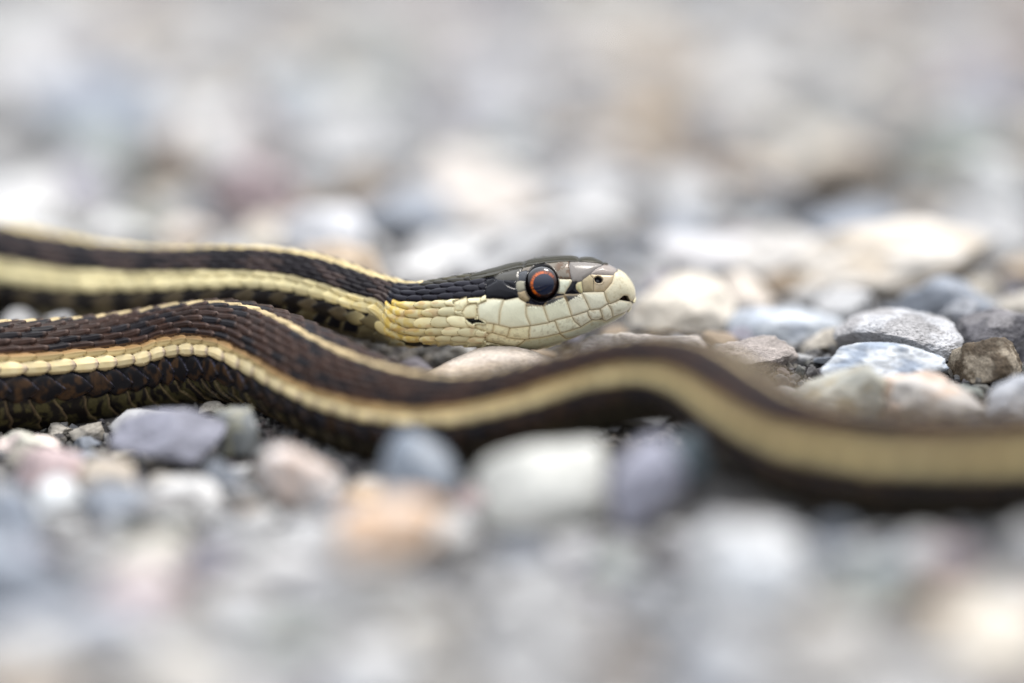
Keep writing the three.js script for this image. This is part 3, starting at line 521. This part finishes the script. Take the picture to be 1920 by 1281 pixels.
for (const [px, py, d, w, h, dw, c, o, label, gloss] of HERO) {
  const k = (D - d) / D * S, p = at(px, py, d), hx = w * k / 2, hz = w * dw * k / 2;
  let top = p.y + h * k / 2, bot = Math.min(p.y - h * k / 2, ground(p.x, p.z) - 0.8);
  const m = new THREE.Mesh(stoneGeometry(o.seed, o.detail, o), stoneMat(greyed(c, o.full ? 0.72 : 0.5)
    .map(x => x * 0.8), gloss ?? 0.78));
  marks.push([p.x, p.z, Math.max(hx, hz), label]);
  m.position.set(p.x * MM, (top + bot) / 2 * MM, p.z * MM); m.scale.set(hx * MM, (top - bot) / 2 * MM, hz * MM); m.rotation.z = o.tilt ?? 0;
  put(m, 'stone', label, 'stone', null);
  const n = Math.max(1, Math.round(hx / hz)); for (let i = 0; i < n; i++) circles.push([p.x + (n > 1 ? (i / (n - 1) * 2 - 1) * (hx - hz) * 0.9 : 0), p.z, Math.min(hx, hz)]);
}

// the many other stones: placed by size, none into another or into the snake
const KIND = [
  ['pale grey', rgb(188, 187, 186), 24], ['blue grey', rgb(160, 166, 175), 18], ['off white', rgb(224, 222, 219), 17], ['cream', rgb(220, 211, 196), 14], ['dark grey', rgb(122, 120, 126), 7], ['lilac grey', rgb(165, 161, 171), 10], ['tan', rgb(190, 170, 146), 7], ['dusty pink', rgb(190, 170, 168), 4], ['green grey', rgb(152, 157, 150), 5],
];
const VAR = []; for (let i = 0; i < 24; i++) VAR.push(stoneGeometry(1000 + i * 17, 9, { cuts: 9 + (i % 4) * 3, wear: 22 + (i % 3) * 14, rough: 0.1 + 0.05 * (i % 3), spots: 0.4, fleck: 0.35, vein: i % 5 === 0 ? 0.5 : 0 }));
KIND.forEach(k => { k[1] = k[1].map(x => x * 0.76); });
const kmats = KIND.map(k => [stoneMat(k[1], 0.8), stoneMat(k[1].map(x => x * 0.86), 0.6)]);
const R = rng(77), pick = () => { let t = R() * KIND.reduce((a, k) => a + k[2], 0); for (let i = 0; i < KIND.length; i++) if ((t -= KIND[i][2]) < 0) return i; return 0; };
const cell = 12, grid = new Map(), key = (x, z) => Math.floor(x / cell) * 4096 + Math.floor(z / cell);
const addC = c => { const k = key(c[0], c[1]); (grid.get(k) ?? grid.set(k, []).get(k)).push(c); };
circles.forEach(addC);
function free(x, z, r, tight) {
  for (let i = -3; i <= 3; i++) for (let j = -3; j <= 3; j++) for (const c of grid.get(key(x + i * cell, z + j * cell)) ?? []) if ((c[0] - x) ** 2 + (c[1] - z) ** 2 < ((c[2] + r) * tight) ** 2) return false;
  return true;
}
function clearOfSnake(x, z, r, top) { for (const q of spine) { const d = Math.hypot(q[0] - x, q[2] - z); if (d < q[3] + r * 0.8) { const low = q[1] - Math.sqrt(Math.max(0, q[3] ** 2 - Math.max(0, d - r * 0.6) ** 2)); if (top > low - 0.2) return false; } } return true; }
const inView = (x, z, y, r) => { const q = toPx(new THREE.Vector3(x, y, z)), k = D / (D - q[2]) / S; return q[2] < 330 && q[0] > -r * k * 0.6 && q[0] < 1920 + r * k * 0.6 && q[1] > -r * k * 0.4 && q[1] < 1281 + r * k * 0.7; };
const LOWER = [[-50, 835], [230, 838], [300, 850], [450, 850], [650, 885], [880, 900], [1000, 985], [1180, 960], [1250, 925], [1400, 950], [1600, 975], [1980, 985]];
const loose = []; let individuals = HERO.length;
const levels = [[11, 8, 500], [8, 6, 1500], [6, 4.4, 4000], [4.4, 3.2, 9000], [3.2, 2.2, 30000], [2.2, 1.4, 80000]];
for (const [r1, r0, tries] of levels) for (let t = 0; t < tries; t++) {
  const x = (R() - 0.5) * 460, z = 260 - R() * 640, r = mix(r0, r1, R());
  if (Math.hypot(x, z - CAM.z) < 60) continue;
  if (!free(x, z, r, 0.9)) continue;
  const G = ground(x, z), hy = r * (0.42 + 0.32 * R()), y = G + hy * 0.42;
  if (!clearOfSnake(x, z, r, y + hy)) continue;
  const see = inView(x, z, y, r), front = z > 12;
  if (see && front) { const q = toPx(new THREE.Vector3(x, y + hy, z)); if (q[1] < lerpTable(LOWER, q[0])) continue; }      // the flank of the snake is in the open
  addC([x, z, r]);
  let kd = pick(); if (KIND[kd][0] === 'dark grey' && r > 4.6) kd = 0;
  const S3 = [r * (0.92 + 0.25 * R()), hy, r * (0.8 + 0.22 * R())], rot = [(R() - 0.5) * 0.5, R() * 6.283, (R() - 0.5) * 0.5], v = Math.floor(R() * VAR.length), w = R() < 0.7 ? 0 : 1;
  if (see && r > 2.9 && individuals < 298) {
    individuals++;
    const m = new THREE.Mesh(VAR[v], kmats[kd][w]);
    m.position.set(x * MM, y * MM, z * MM); m.scale.set(S3[0] * MM, S3[1] * MM, S3[2] * MM); m.rotation.set(...rot);
    const size = r > 6.5 ? 'big' : r > 4.4 ? 'middling' : 'small', place = front ? 'in front of the snake' : 'behind the snake';
    let best = 1e9, mark = null; for (const k of marks) { const d = Math.hypot(k[0] - x, k[1] - z) - k[2] - r; if (d < best) { best = d; mark = k[3]; } }
    const tail = best < 9 ? `beside the ${mark.split(/ with | on | right | under | next | beside | behind | beyond | in | at | near | against | touching | tinged | leaning | peeking | rising | below | far |,/)[0]}` : `in the gravel ${place}`;
    put(m, 'stone', `${size} ${KIND[kd][0]} broken stone ${tail}`, 'stone', `${size} ${KIND[kd][0]} stones ${tail}`);
  } else loose.push([x, y, z, S3, rot, v % 8, kd]);
}
// grit between the stones
for (let t = 0; t < 84000; t++) {
  const near = t < 60000, x = (R() - 0.5) * (near ? 200 : 460), z = near ? 150 - R() * 300 : 260 - R() * 640, r = 0.35 + 0.9 * R() * R();
  const G = ground(x, z), y = G + 0.15 * r - 0.2;
  if (!clearOfSnake(x, z, r, y + r)) continue;
  loose.push([x, y, z, [r, r * 0.75, r * 0.85], [R() * 6, R() * 6, R() * 6], t % 8, pick()]);
}
{
  const gravel = new THREE.Group(), M = new THREE.Matrix4(), E = new THREE.Euler(), Q = new THREE.Quaternion(), P3 = new THREE.Vector3(), SC = new THREE.Vector3(), C = new THREE.Color();
  const small = []; for (let i = 0; i < 8; i++) small.push(stoneGeometry(3000 + i * 13, 6, { cuts: 9 + i % 4, wear: 30, rough: 0.16, fleck: 0.4 }));
  const mat = stoneMat([1, 1, 1], 0.82);
  for (let v = 0; v < 8; v++) {
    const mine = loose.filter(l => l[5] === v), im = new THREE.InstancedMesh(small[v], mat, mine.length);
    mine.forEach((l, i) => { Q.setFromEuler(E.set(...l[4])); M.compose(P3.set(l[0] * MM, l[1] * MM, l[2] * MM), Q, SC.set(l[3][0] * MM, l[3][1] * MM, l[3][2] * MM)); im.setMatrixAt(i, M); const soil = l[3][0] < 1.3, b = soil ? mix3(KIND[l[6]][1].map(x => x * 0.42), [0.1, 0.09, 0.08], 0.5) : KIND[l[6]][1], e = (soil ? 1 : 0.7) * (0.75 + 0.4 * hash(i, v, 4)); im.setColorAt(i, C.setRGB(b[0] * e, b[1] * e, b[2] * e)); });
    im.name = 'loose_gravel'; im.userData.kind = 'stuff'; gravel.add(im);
  }
  put(gravel, 'gravel', 'fine loose gravel and grit filling the gaps between the stones', 'gravel', null, 'stuff');
}
renderer.render(scene, camera);
